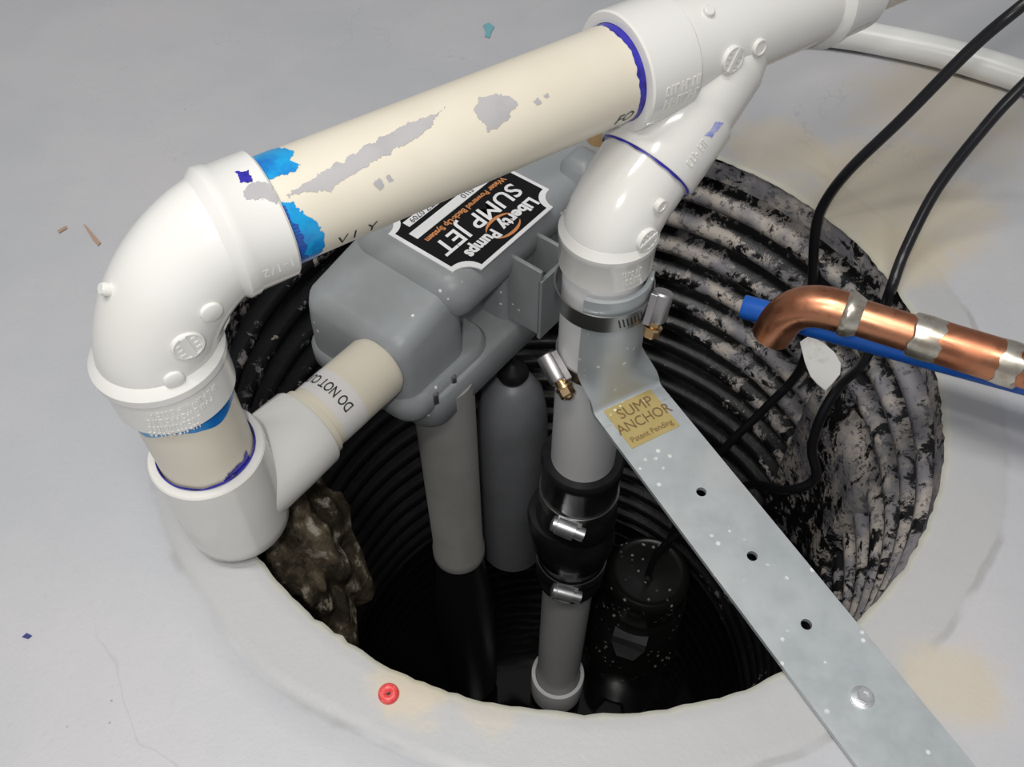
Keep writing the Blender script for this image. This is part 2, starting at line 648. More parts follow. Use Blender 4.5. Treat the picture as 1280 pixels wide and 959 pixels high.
def disc_mark(parent, pos, nrm, along, rad, name='maker_mark', bar=True):
    """raised round moulding mark with a diagonal bar"""
    a, u, w_ = frame(nrm, along)
    mb = MB()
    mb.lathe(V(pos) - a * .002, a, [(0, rad), (.0028, rad), (.0032, rad - .0004), (.0032, rad - .0010), (.0026, rad - .0012), (.0026, 0)], 32, ref=along)
    if bar:
        mb.box(V(pos) + a * .0010, (rad * 1.8, rad * .35, .0012), (u, w_, a))
        for k in (-1, 1):
            for j in range(3):
                mb.box(V(pos) + a * .0008 + w_ * k * rad * .5 + u * (j - 1) * rad * .4, (rad * .16, rad * .3, .0009), (u, w_, a))
    return mb.build(name, 'pvc_fit', parent)
def nub(parent, pos, nrm, rad=.0035, hh=.003):
    return MB().lathe(V(pos) - V(nrm).normalized() * .002, nrm, [(0, rad), (.002 + hh * .7, rad * .95), (.002 + hh, rad * .75), (.002 + hh, 0)], 20).build('moulding_nub', 'pvc_fit', parent)
def strokes(parent, fn, rows, seed, name='embossed_mark'):
    """unreadable raised moulding marks; fn(x, y, h) on the hub"""
    rnd = random.Random(seed)
    mb = MB()
    for (x0, x1, y, s) in rows:
        x = x0
        while x < x1:
            wd = s * rnd.uniform(.25, .6)
            for (px, py, sx, sy) in rnd.choice((((0, 0, .18, 1), (.3, .4, .5, .18)), ((0, 0, .18, 1), (.4, 0, .18, 1)), ((.2, .4, .6, .18), (.2, -.4, .6, .18), (0, 0, .18, .8)), ((0, 0, .2, 1), (.3, 0, .4, .18)))):
                cx, cy = x + px * wd * 1.4, y + py * s
                hx, hy = max(sx * wd, s * .14) / 2, max(sy * s, s * .16) / 2
                q = [(cx - hx, cy - hy), (cx + hx, cy - hy), (cx + hx, cy + hy), (cx - hx, cy + hy)]
                mb.loft([[fn(a, b, -.0002) for a, b in q], [fn(a, b, .0005) for a, b in q]])
            x += wd * 1.5
    return mb.build(name, 'pvc_fit', parent, smooth=0)

DROP = V((C0.x, C0.y, 0))
# --- long-turn elbow on the left
EA, EB = .042, .046
ER, EH = .0260, .0281
def bend(q):
    a = C0 + MD * EA * (1 - math.sin(q)) - UP * EB * (1 - math.cos(q))
    k = q / (PI / 2)
    b = C0 + MD * EA * (1 - k) - UP * EB * k
    return a.lerp(b, .42)
def build_elbow():
    pts = []
    for i in range(6): pts.append(MAIN(EA + .018 - .018 * i / 6))
    for i in range(25):
        q = PI / 2 * i / 24
        pts.append(bend(q))
    for i in range(1, 6): pts.append(C0 - UP * (EB + .018 * i / 6))
    mb = MB().tube(pts, ER, 56)
    hub(mb, C0, MD, EA, EA + .0240, collar=.0012, r=EH)
    hub(mb, C0, -UP, EB, EB + .028, collar=.0018, r=EH)
    e = mb.build('elbow_fitting', 'pvc_fit', pip, smooth=38)
    out = bend
    side = MD.cross(UP).normalized()                        # towards the camera side
    def surf(q, ang):
        p = out(q)
        t = (MD * -math.cos(q) * EA - UP * EB * math.sin(q)).normalized()
        nn = side.cross(t).normalized()
        if nn.dot(UP - MD) < 0: nn = -nn
        d = (side * math.cos(ang) + nn * math.sin(ang)).normalized()
        return p + d * ER, d, t
    p, d, t = surf(1.02, math.radians(-2)); disc_mark(e, p, d, t + d.cross(t) * .8, .0072)
    p, d, t = surf(.56, math.radians(-6)); nub(e, p, d, .0050, .0018)
    p, d, t = surf(1.44, math.radians(4)); nub(e, p, d, .0046, .0018)
    p, d, t = surf(.86, math.radians(88)); nub(e, p, d, .0030, .0035)
    # size mark and maker's moulding on the sockets
    fn = on_pipe(C0, MD, side, EH)
    s0 = -.006
    fa = lambda x, y: fn(EA + .015 - x, s0 + .001 + (y), .0005)
    # text reads upside down from the camera side
    a_, u_, w_ = frame(MD, side)
    sg = 1 if w_.z > 0 else -1
    lettering('size_mark', '1-1/2', .0072, lambda x, y: fn(EA + .0140 - x, sg * (-.0035 - y), .0005), 'white', e)
    fd = on_pipe(C0, -UP, -V((C0.x, C0.y, 0)), EH)
    strokes(e, lambda x, y, h: fd(EB + .018 - y, x, h), [(-.016, .016, .006, .0035), (-.012, .018, .001, .0035), (-.004, .018, -.004, .003), (-.002, .020, -.0085, .003)], 3)
    # dabs of primer left on the upper socket
    fb = lambda t, s: fn(t, sg * s, .0003)
    cyl_patch('primer_dab', fb, [(EA + .013, .036), (EA + .018, .034), (EA + .019, .040), (EA + .014, .042)], .0005, .001, 'primer_purple', e, 3)
    cyl_patch('paint_smear', fb, [(EA + .011, .030), (EA + .0230, .023), (EA + .0235, .033), (EA + .016, .0335)], .0006, .002, 'paint_grey', e, 5)
build_elbow()

# --- long horizontal pipe
def build_main():
    t0, t1 = EA + .012, .275
    mb = MB().lathe(C0, MD, [(t0, PR - .003), (t0, PR), (t1, PR), (t1, PR - .003)], 72)
    p = mb.build('horizontal_pipe', 'pvc_pipe', pip, smooth=40)
    side = MD.cross(UP).normalized()
    a_, u_, w_ = frame(MD, side)
    sg = 1 if w_.z > 0 else -1
    f0 = on_pipe(C0, MD, side, PR)
    fn = lambda t, s: f0(t, sg * s, .00022)
    # s = arc height above the camera-facing side of the pipe
    fm = lambda t, s: fn(t, s + .0105)
    f2 = lambda t, s: fn(t - .004, s + .0075)
    cyl_patch('paint_smear', fm, [(.070, .0110), (.078, .0125), (.094, .0150), (.112, .0178), (.130, .0205), (.1475, .0200), (.152, .0225), (.140, .0150), (.128, .0128), (.113, .0108), (.098, .0092), (.088, .0068), (.079, .0085)], .0006, .0013, 'paint_grey', p, 1)
    cyl_patch('paint_smear', f2, [(.166, .0175), (.171, .0215), (.178, .0225), (.187, .0160), (.187, .0125), (.180, .0105), (.174, .0060), (.168, .0075)], .0005, .0017, 'paint_grey', p, 2)
    for k, q in enumerate(([(.1055, .002), (.1095, .0035), (.1105, 0), (.1075, -.0015)], [(.1120, .003), (.1140, .0035), (.1150, .0005), (.1130, 0)],
                           [(.1945, .0115), (.198, .0125), (.198, .0098), (.195, .0098)], [(.2005, .0122), (.203, .0130), (.203, .0110), (.201, .0108)])):
        cyl_patch('paint_spot', fm if k < 2 else f2, q, .0004, .0006, 'paint_grey', p, 6 + k)
    # blue primer squeezed out along the pipe at the elbow
    T = EA + .0238
    cyl_patch('primer_stain', fm, [(T, .0195), (T + .012, .0190), (T + .0145, .0210), (T + .0140, .0245), (T + .016, .030), (T + .014, .038), (T + .006, .050), (T, .050)], .0006, .0016, 'primer_blue', p, 11)
    cyl_patch('primer_stain', fm, [(T, .0090), (T + .003, .0085), (T + .006, .0065), (T + .0075, .002), (T + .0115, -.004), (T + .0135, -.012), (T + .012, -.020), (T + .008, -.030), (T, -.034)], .0006, .0018, 'primer_blue', p, 12)
    cyl_patch('primer_stain', fm, [(T, .009), (T + .0015, .007), (T + .003, -.002), (T + .0045, -.010), (T + .004, -.03), (T, -.034)], .0005, .0015, 'primer_purple', p, 13)
    # printed letters left on the pipe
    lettering('printed_letters', 'FO', .0085, lambda x, y: f0(.2410 + x, sg * (-.0085 + y), .0003), 'dark_print', p, shear=.3)
    lettering('printed_letters', 'V I  Y', .0085, lambda x, y: f0(.094 + x, sg * (-.0090 + y), .0003), 'dark_print', p, shear=.1)
    mbw = wavy_band('primer_ring', C0, MD, UP, PR, .256, lambda q: .2508 - .0012 * math.sin(q + .5) - .0030 * (.35 + .65 * noise.noise(V((math.cos(q) * 1.7, math.sin(q) * 1.7, 4)))) - .0009 * noise.noise(V((math.cos(q) * 9, math.sin(q) * 9, 0))), 'primer_purple', p)
build_main()

# --- drop pipe and outlet elbow
STA = math.radians(51.5)
LD = V((math.cos(STA), math.sin(STA), 0))            # long axis of the back-up pump
WD = V((math.sin(STA), -math.cos(STA), 0))           # across, towards the riser
TZ = .0325                                           # height of the outlet axis
TEE = V((C0.x, C0.y, TZ))
def build_drop():
    zt, zb = C0.z - EB - .012, .062
    p = MB().lathe((C0.x, C0.y, zb), UP, [(0, PR), (zt - zb, PR)], 64).build('drop_pipe', 'pvc_pipe', pip, smooth=40)
    zl = C0.z - EB - .028
    wavy_band('primer_ring', (C0.x, C0.y, 0), UP, -V((C0.x, C0.y, 0)), PR, zl + .002, lambda q: zl - .0085 - .0075 * noise.noise(V((math.cos(q) * 1.6 + 2, math.sin(q) * 1.6, 1))), 'primer_blue', p)
    # lower elbow: upright socket, rounded heel, side socket to the pump
    mb = MB()
    r = .0298
    prof = [(-.0318, 0), (-.0318, .018), (-.0295, .0245), (-.024, .0283), (-.015, r - .0006), (.02, r), (.0465, r + .0002), (.0475, r - .0006), (.0475, PR + .0009), (.030, PR + .0005)]
    mb.lathe(TEE, UP, prof, 72)
    mb.lathe(TEE, LD, [(.0, .0275), (.040, .0270), (.059, .0264), (.0605, .0256), (.0605, .0222), (.050, .0222)], 64)
    e = mb.build('outlet_elbow', 'pvc_fit', pip, smooth=38)
    wavy_band('primer_ring', TEE, UP, (1, 0, 0), PR + .0004, .0478, lambda q: .0494 + .0010 * noise.noise(V((math.cos(q) * 3, math.sin(q) * 3, 8))), 'primer_purple', e, h=.0009)
    # purple primer smudge on the drop pipe facing the camera, just above the socket
    f = on_pipe(TEE, UP, -V((TEE.x, TEE.y, 0)), PR)
    cyl_patch('primer_smudge', lambda s, t: f(t, s, .0004), [(.000, .0485), (.004, .053), (.014, .0535), (.018, .0545), (.019, .0485)], .0005, .002, 'primer_purple', p, 21)
    # stub pipe into the back-up pump
    SR = .0212
    end = .118
    s_ = MB().lathe(TEE, LD, [(.045, SR), (.0735, SR), (end, SR), (end + .004, SR - .002)], 64).build('stub_pipe', 'pvc_pipe', pip, smooth=40)
    MB().lathe(TEE, LD, [(.0590, SR + .0022), (.0655, SR + .0018), (.0662, SR)], 64).build('bushing_ring', 'pvc_pipe', pip, smooth=40)
    ref = UP
    g = on_pipe(TEE, LD, ref, SR)
    a_, u_, w_ = frame(LD, ref)
    # w_ : direction of growing arc; camera side is +WD
    sg = 1 if w_.dot(WD) > 0 else -1
    t = MB()
    n = 48
    for i in range(n + 1):
        s = -.045 + .09 * i / n
        for tt in (.0700, .0890):
            t.v.append(tuple(g(tt, s, .0002)))
    for i in range(n): t.f.append((2 * i, 2 * i + 1, 2 * i + 3, 2 * i + 2))
    t.build('tape_band', 'tape', s_, smooth=60, fix=False)
    lettering('warning_letters', 'DO NOT CUT', .0098, lambda x, y: g(.0800 - y, sg * (.0015 - x), .0005), 'dark_print', s_, width=.62, bold=.0001)
build_drop()

# --- wye, branch elbow, riser
BP = RIS + V((0, 0, .136))
MHIT = MAIN(.252 + .088)
BD = (MHIT - BP).normalized()
BL = (MHIT - BP).length
def build_wye():
    mb = MB()
    T0 = .2525
    mb.lathe(C0, MD, [(T0 + .020, FR - .0008), (T0 + .165, FR - .0008), ], 64)
    hub(mb, C0, MD, T0 + .031, T0, r=HR + .0012)
    hub(mb, C0, MD, T0 + .138, T0 + .168, collar=.0016, r=HR + .0002)
    # branch socket
    jt = .034                                         # joint with the street elbow
    mb.lathe(BP, BD, [(jt, PR + .001), (jt, HR - .0006), (jt + .001, HR), (jt + .036, HR), (jt + .040, FR), (BL - .024, FR - .0006), (BL - .006, FR - .006)], 64)
    # web in the crotch of the wye
    a = MHIT
    e = mb.build('wye_fitting', 'pvc_fit', pip, smooth=38)
    side = MD.cross(UP).normalized()
    f0 = on_pipe(C0, MD, side, FR)
    a_, u_, w_ = frame(MD, side)
    sg = 1 if w_.z > 0 else -1
    def at(t, s): 
        p = f0(t, sg * s, 0)
        c = C0 + MD * t
        return p, (p - c).normalized()
    p, d = at(T0 + .054, .003); disc_mark(e, p, d, MD * .6 + UP, .0070)
    p, d = at(T0 + .072, .0035); disc_mark(e, p, d, MD * .3 + UP, .0044, bar=False)
    p, d = at(T0 + .046, .030); nub(e, p, d, .0030, .0016)
    fh = on_pipe(C0, MD, side, HR + .0012)
    strokes(e, lambda x, y, h: fh(T0 + .018 + x, sg * (-.001 + y), h), [(-.010, .012, .004, .005), (-.010, .012, -.003, .005)], 9)
    fb = on_pipe(BP, BD, -V((BP.x, BP.y, -.3)), HR)
    strokes(e, lambda x, y, h: fb(jt + .016 + x, .019 + y, h), [(-.008, .006, 0, .005)], 12)
    fB = on_pipe(BP, BD, -V((BP.x, BP.y, -.3)), FR)
    cyl_patch('primer_dab', lambda t, s: fB(t, s, .0022), [(.058, .016), (.068, .017), (.070, .021), (.060, .020)], .0006, .0016, 'primer_violet', e, 31)
    wavy_band('primer_ring', BP, BD, UP, FR + .0002, jt + .0005, lambda q: jt - .0012 - .0006 * noise.noise(V((math.cos(q) * 4, math.sin(q) * 4, 2))), 'primer_purple', e)
    # street 45 elbow
    m2 = MB()
    pts = [BP + BD * (jt + .006), BP + BD * (jt - .004), BP + BD * .026]
    for i in range(1, 12):
        q = i / 12
        a0, c0 = BP + BD * .026, BP - UP * .012
        pts.append(a0 * (1 - q) ** 2 + BP * 2 * q * (1 - q) + c0 * q * q)
    pts += [BP - UP * .012, BP - UP * .022]
    m2.tube(pts, FR - .0010, 56)
    hub(m2, BP, -UP, .0065, .0320, collar=.0010, r=HR - .0022)
    e2 = m2.build('bend_fitting', 'pvc_fit', pip, smooth=38)
    tocam = (-V((BP.x, BP.y, 0))).normalized()
    rt = V((-tocam.y, tocam.x, 0))
    for s_, zz, kind in ((.80, -.001, 'd'), (.85, .013, 'n'), (.66, -.0095, 'n')):
        d = (tocam * math.cos(s_) + rt * math.sin(s_))
        base = BP + UP * zz + (BD * .012 - UP * 0 if zz > .005 else BD * .004)
        if kind == 'd': disc_mark(e2, base + d * (FR - .0006), d + UP * .05, rt + UP * .3, .0070)
        else: disc_mark(e2, base + d * (FR - .001), d, UP, .0038, bar=False)
    fh = on_pipe(BP, -UP, tocam, HR - .0022)
    a_, u_, w_ = frame(-UP, tocam)
    s2 = 1 if w_.dot(rt) > 0 else -1
    strokes(e2, lambda x, y, h: fh(.022 - y, s2 * (.016 + x), h), [(-.006, .007, .004, .004), (-.003, .007, -.002, .005)], 14)
    # riser pipe down to the rubber coupling
    MB().lathe((RIS.x, RIS.y, -.12), UP, [(0, PR), (.235, PR)], 64).build('riser_pipe', 'pvc_grey', pip, smooth=40)
    # pipe going on out of the wye
    MB().lathe(C0, MD, [(T0 + .145, PR), (T0 + .75, PR)], 64).build('outgoing_pipe', 'pvc_pipe', pip, smooth=40)
build_wye()

# ================================================================== water powered back-up pump
HO = V((-.0875, .3490, 0))       # where the stub enters the housing
def HL(l, w_, z): return HO + LD * l + WD * w_ + UP * z
def rrect(l0, l1, w0, w1, r, z, n=7):
    out = []
    for cx, cy, a0 in ((l1 - r, w1 - r, 0), (l0 + r, w1 - r, 90), (l0 + r, w0 + r, 180), (l1 - r, w0 + r, 270)):
        for i in range(n):
            q = math.radians(a0 + 90 * i / (n - 1))
            out.append(HL(cx + r * math.cos(q), cy + r * math.sin(q), z))
    return out
def shell(mb, l0, l1, w0, w1, r, levels):
    mb.loft([rrect(l0 + i, l1 - i, w0 + i, w1 - i, max(r - i, .002), z) for z, i in levels])

def build_backup():
    root = thing('backup_pump', 'grey plastic water powered back-up pump with black and white label, hanging in the pit', 'pump', HL(.044, .019, -.27))
    mb = MB()
    shell(mb, .012, .225, -.066, .034, .018, [(-.030, .0012), (-.0285, 0), (-.002, 0), (.0, .0015), (.002, .006)])
    mb.build('base_flange', 'housing', root, smooth=40)
    mb = MB()
    shell(mb, .046, .236, -.064, .031, .018, [(.046, .004), (.052, .001), (.062, .0), (.0695, .003), (.0745, .008), (.076, .014)])
    mb.build('housing_cover', 'housing', root, smooth=40)
    mb = MB()
    shell(mb, .100, .232, -.060, .030, .012, [(-.002, .0), (.050, .003)])
    shell(mb, .040, .110, -.060, .006, .010, [(-.002, .0), (.050, .002)])
    mb.build('housing_body', 'housing', root, smooth=40)
    # rounded chamber at the stub end, its top sloping up to the cover
    mb = MB()
    def tilt(lo): return [p + UP * (.24 * ((p - HO).dot(LD) - .030) if k else 0) for p, k in lo]
    lv = [(-.002, 0, 0), (.030, .001, 0), (.049, .0022, 1), (.0565, .0040, 1), (.0602, .0078, 1), (.0612, .0115, 1)]
    mb.loft([tilt([(p, k) for p in rrect(.000 + i, .066 - i * .3, -.066 + i, .025 - i, max(.015 - i, .003), z)]) for z, i, k in lv])
    mb.build('outlet_chamber', 'housing', root, smooth=45)
    mb = MB()
    shell(mb, -.002, .085, -.070, .031, .018, [(-.014, .003), (-.008, .0), (.004, .0), (.008, .003)])
    mb.build('chamber_ledge', 'housing', root, smooth=40)
    # ribbed pocket on the riser side of the housing
    mb = MB()
    ax = (LD, WD, UP)
    for l in (.104, .130, .156):
        mb.box(HL(l, .0405, .036), (.003, .026, .060), ax, .0008)
    mb.box(HL(.130, .0530, .030), (.055, .003, .056), ax, .0008)
    mb.build('rib_pocket', 'housing', root, smooth=40)
    # hump on the cover near the riser
    mb = MB()
    shell(mb, .176, .206, .006, .036, .010, [(.060, 0), (.080, .002), (.086, .006), (.088, .011)])
    mb.build('cover_boss', 'housing', root, smooth=40)
    MB().lathe(HL(.223, .012, .066), UP, [(0, .008), (.020, .008), (.024, .006), (.024, 0)], 24).build('tan_plug', 'tan', root)
    for l, w_, s in ((.012, .0185, 1), (.03, .0195, 1)):
        MB().lathe(HL(l + .01, .030, -.004), UP, [(0, .003), (.008, .003), (.0095, .002), (.0095, 0)], 6).build('cover_screw', 'steel', root)
    # label
    CL, CW, LZ = .110, -.010, .0762
    def lab(u, v, h=0): return HL(CL - u, CW + v, LZ + h)
    def badge(hu, hv, c):
        pts = []
        for sx, sy, a0 in ((1, 1, 270), (-1, 1, 0), (-1, -1, 90), (1, -1, 180)):
            for i in range(9):
                q = math.radians(a0 - 90 * i / 8)
                q = {(1, 1): math.radians(-90 - 90 * i / 8), (-1, 1): math.radians(0 - 90 * i / 8), (-1, -1): math.radians(90 - 90 * i / 8), (1, -1): math.radians(180 - 90 * i / 8)}[(sx, sy)]
                pts.append((sx * hu + c * math.cos(q), sy * hv + c * math.sin(q)))
        return pts
    b = badge(.0490, .0395, .0125)
    lo = MB().loft([[lab(u, v, -.0004) for u, v in b], [lab(u, v, .0005) for u, v in b]]).build('product_label', 'white', root, smooth=0)
    b = badge(.0462, .0367, .0132)
    MB().loft([[lab(u, v, .0003) for u, v in b], [lab(u, v, .0007) for u, v in b]]).build('label_field', 'label_black', lo, smooth=0)
    H = .0009
    lettering('label_lettering', 'SUMP JET', .0190, lambda x, y: lab(x + .001, y + .0085, H), 'white', lo, width=1.0, bold=.0003, shear=.12)
    lettering('label_lettering', 'Liberty', .0125, lambda x, y: lab(x - .0175, y + .0255, H), 'white', lo, width=.95, bold=.00055)
    lettering('label_lettering', 'Pumps', .0125, lambda x, y: lab(x + .0185, y + .0255, H), 'white', lo, width=.84, bold=.00055)
    lettering('label_lettering', 'Water Powered Back-Up System', .0062, lambda x, y: lab(x, y - .0035, H), 'orange', lo, width=.93, bold=.0002)
    # orange swoosh round the middle of the maker's name
    mb = MB()
    for a0, a1 in ((200, 330), (30, 150)):
        n = 20
        pts = []
        for i in range(n + 1):
            q = math.radians(a0 + (a1 - a0) * i / n)
            wd = .0010 * math.sin(PI * i / n) + .0002
            pts.append((q, wd))
        vs = []
        for q, wd in pts:
            for k in (-1, 1):
                rx, ry = .0135 + k * wd, .0085 + k * wd
                vs.append(lab(-.002 + rx * math.cos(q), .0255 + ry * math.sin(q), H))
        mb.add(vs, [(2 * i, 2 * i + 1, 2 * i + 3, 2 * i + 2) for i in range(n)])
    mb.build('label_swoosh', 'orange', lo, smooth=0, fix=False)
    def bar(u0, u1, v0, v1):
        q = [(u0, v0), (u1, v0), (u1, v1), (u0, v1)]
        MB().loft([[lab(u, v, .0005) for u, v in q], [lab(u, v, H) for u, v in q]]).build('label_bar', 'white', lo, smooth=0)
    bar(-.042, .041, -.0165, -.0090)
    bar(-.044, .036, -.0265, -.0205)
    lettering('label_lettering', 'SJ10', .0062, lambda x, y: lab(x - .0115, y - .013, H + .0003), 'dark_print', lo)
    lettering('label_lettering', 'ZZ 0709', .0062, lambda x, y: lab(x + .021, y - .0235, H + .0003), 'dark_print', lo)
    # suction pipe
    sp = HL(.046, .0135, 0)
    MB().lathe(sp - UP * .272, UP, [(0, .0215), (.0, .0235), (.012, .0235), (.014, .0222), (.258, .0222)], 48).build('suction_pipe', 'pump_grey', root, smooth=40)
    MB().lathe(sp - UP * .60, UP, [(0, .030), (.20, .030), (.25, .027), (.332, .020)], 40).build('jet_body', 'black_plastic', root, smooth=40)
    # float tank with rod
    ft = V((.0005, .4195, 0))
    MB().lathe(ft - UP * .34, UP, [(0, .031), (.10, .031), (.18, .030), (.225, .028), (.250, .024), (.264, .017), (.270, .011), (.271, 0)], 48).build('float', 'float_grey', root, smooth=50)
    MB().lathe(ft - UP * .070, UP, [(0, .003), (.0, .010), (.006, .0125), (.013, .010), (.018, .004), (.020, .0028), (.075, .0028)], 24).build('float_stop', 'black_plastic', root, smooth=50)
    MB().tube(bez([ft + V((-.034, -.004, -.045)), ft + V((-.015, -.006, -.036)), ft + V((.01, -.004, -.036)), ft + V((.030, .0, -.043))], 6), .0028, 10).build('float_wire', 'black_plastic', root)
build_backup()

# ================================================================== riser clamps, coupling, strap
TOC = (-V((RIS.x, RIS.y, 0))).normalized()           # towards the camera in plan
def clamp(name, label, z, r, off, ang, screw_tilt, parent=None, matn='band', width=.0125, head='brass', housing=None, group=None, loc_axis=RIS, scale=1.0):
    c = V((loc_axis.x, loc_axis.y, z)) + off
    root = parent if parent else thing(name, label, 'hose clamp', c - UP * width / 2, group)
    h = width / 2
    MB().lathe(c, UP, [(-h, r), (-h, r + .0009), (h, r + .0009), (h, r)], 72, closed=True).build('band', matn, root, smooth=40)
    d = V((math.cos(ang), math.sin(ang), 0))
    tg = V((-d.y, d.x, 0))
    ax = (tg * math.cos(screw_tilt) + UP * math.sin(screw_tilt)).normalized()
    up = d.cross(ax).normalized()
    p = c + d * (r + .0055 * scale)
    mb = MB().lathe(p - ax * .010 * scale, ax, [(0, .0048 * scale), (.001, .0056 * scale), (.016 * scale, .0056 * scale), (.017 * scale, .005 * scale)], 20)
    mb.box(p - d * .0030 * scale, (.018 * scale, .0120 * scale, .0045 * scale), (ax, up, d), .0006)
    hs = mb.build('screw_housing', housing or 'steel', root, smooth=40)
    m2 = MB().lathe(p + ax * .006 * scale, ax, [(0, .0034 * scale), (.004 * scale, .0036 * scale), (.0045 * scale, .0052 * scale), (.0060 * scale, .0052 * scale)], 24)
    m2.lathe(p + ax * .0118 * scale, ax, [(0, .0046 * scale), (.0042 * scale, .0046 * scale), (.0050 * scale, .0038 * scale)], 6)
    m2.lathe(p + ax * .0160 * scale, ax, [(0, .0028 * scale), (.0018 * scale, .0022 * scale), (.0024 * scale, .001 * scale)], 12)
    m2.build('clamp_screw', head, root, smooth=35)
    # slots of the worm thread stamped in the band beside the housing
    mb = MB()
    for k in range(7):
        q = ang - .32 - k * .085
        dd = V((math.cos(q), math.sin(q), 0))
        t2 = V((-dd.y, dd.x, 0))
        mb.box(c + dd * (r + .0009), (.0009, width * .55, .0006), ((t2 + UP * .25).normalized(), (UP - t2 * .25).normalized(), dd))
    mb.build('thread_slots', 'black_plastic', root, smooth=0)
    return root

SD = V((.482, -.876, 0)).normalized()                # strap direction on the floor
SN = V((-SD.y, SD.x, 0))                             # across, towards the right
AB = math.atan2(TOC.y, TOC.x)
clamp('hose_clamp', 'upper steel hose clamp with brass screw round the riser and strap', .083, .0288, SD * .0016, AB + 1.22, PI + 1.15, scale=1.1)
clamp('hose_clamp', 'lower steel hose clamp with brass screw, left of the strap on the riser', .022, PR + .0003, V((0, 0, 0)), AB - .90, -.35, width=.010, scale=1.15)

# anchor strap
def build_strap():
    root = thing('anchor_strap', 'long flat galvanised steel anchor strap bolted to floor and clamped to the riser', 'bracket', RIS + SD * .12)
    TH = .003
    W = .0508
    CO = .2306 - RIS.dot(SN)                          # strap centre line off the riser axis
    s_bend = .0272
    z_top = .0985
    mb = MB()
    # path from the top of the leaf, down, round the bend and out over the floor
    path = []
    nn = 16
    z_base = .0018
    rb = .007
    for i in range(nn + 1):
        z = z_top + (z_base + rb - z_top) * i / nn
        path.append((s_bend - rb * 0, z, 1.0 if z > .034 else max(0, (z - z_base - rb * .8) / (.034 - z_base - rb * .8)), -SD, UP))
    for i in range(1, 9):
        q = PI / 2 * i / 8
        path.append((s_bend + rb * (1 - math.cos(q)), z_base + rb * (1 - math.sin(q)), 0, 0, 0))
    path.append((s_bend + rb + .010, z_base, 0, 0, 0))
    nw = 20
    rr = PR + .0018
    top, bot = [], []
    grid = []
    for k, (s, z, cv, _, _) in enumerate(path):
        a = path[max(k - 1, 0)]
        b = path[min(k + 1, len(path) - 1)]
        ds, dz = b[0] - a[0], b[1] - a[1]
        ln = math.hypot(ds, dz)
        nrm = SD * (-dz / ln) + UP * (ds / ln)         # outer (camera) face
        cv = cv * cv * (3 - 2 * cv)
        row = []
        for j in range(nw + 1):
            y = W * (j / nw - .5)
            flat = RIS + SD * s + SN * (CO + y) + UP * z
            q = y / rr
            curved = RIS + SD * (rr * math.cos(q)) + SN * (rr * math.sin(q)) + UP * z
            cn = (SD * math.cos(q) + SN * math.sin(q))
            p = flat.lerp(curved, cv)
            nv = nrm.lerp(cn, cv).normalized()
            row.append((p, p + nv * TH))
        grid.append(row)
    n1 = nw + 1
    for side in (0, 1):
        for row in grid:
            for c in row: mb.v.append(tuple(c[side]))
    off = len(grid) * n1
    for k in range(len(grid) - 1):
        for j in range(nw):
            q = k * n1 + j
            mb.f.append((q, q + 1, q + n1 + 1, q + n1))
            mb.f.append((off + q, off + q + n1, off + q + n1 + 1, off + q + 1))
        for j in (0, nw):
            q = k * n1 + j
            mb.f.append((q, q + n1, off + q + n1, off + q))
    for j in range(nw):
        mb.f.append((j, j + 1, off + j + 1, off + j))
    # flat run with round holes
    s0 = s_bend + rb + .0095
    s1 = .42
    def hole(s, y, r=.0031): return [(s + r * math.cos(2 * PI * i / 20), y + r * math.sin(2 * PI * i / 20)) for i in range(20)]
    hs = [V((.113, .2738, 0)), V((.1364, .2317, 0)), V((.1589, .1911, 0))]
    loops = [[(s0, -W / 2), (s1, -W / 2), (s1, W / 2), (s0, W / 2)]]
    for h in hs:
        d = h - RIS
        loops.append(hole(d.dot(SD), d.dot(SN) - CO))
    vs, fs = fill2d(loops, TH)
    mb.add([RIS + SD * x + SN * (y + CO) + UP * (z_base + TH / 2 + z) for x, y, z in vs], fs)
    mb.build('strap_plate', 'strip', root, smooth=40)
    zt = z_base + TH + .0002
    # gold sticker
    g = V((.0, .0, 0))
    gc = V((.0820, .3275, 0))
    def st(x, y, h=0):                                 # x reads across the strap, y back towards the riser
        return gc + SN * x - SD * y + UP * (zt + h)
    b = [(-.0180, -.0165), (.0180, -.0165), (.0180, .0165), (-.0180, .0165)]
    lo = MB().loft([[st(x, y, -.0003) for x, y in b], [st(x, y, .0003) for x, y in b]]).build('gold_sticker', 'gold', root, smooth=0)
    lettering('sticker_lettering', 'SUMP', .0112, lambda x, y: st(x + .001, y + .0085, .0006), 'faint_print', lo, width=.95)
    lettering('sticker_lettering', 'ANCHOR', .0108, lambda x, y: st(x + .001, y - .0015, .0006), 'faint_print', lo, width=.86)
    lettering('sticker_lettering', 'Patent Pending', .0060, lambda x, y: st(x, y - .0115, .0006), 'faint_print', lo, width=.86)
    return zt
ZT = build_strap()

# bolt through the strap
bp = V((.1796, .1518, ZT))
sc = thing('concrete_screw', 'shiny hex washer screw holding the strap to the floor', 'screw', bp)
MB().lathe(bp - UP * .0002, UP, [(0, .0062), (.0009, .0060), (.0013, .0045)], 32).build('washer_flange', 'chrome', sc)
MB().lathe(bp + UP * .0010, UP, [(0, .0043), (.0032, .0043), (.0039, .0036), (.0039, .0020), (.0030, .0017), (.0030, 0)], 6).build('hex_head', 'chrome', sc)

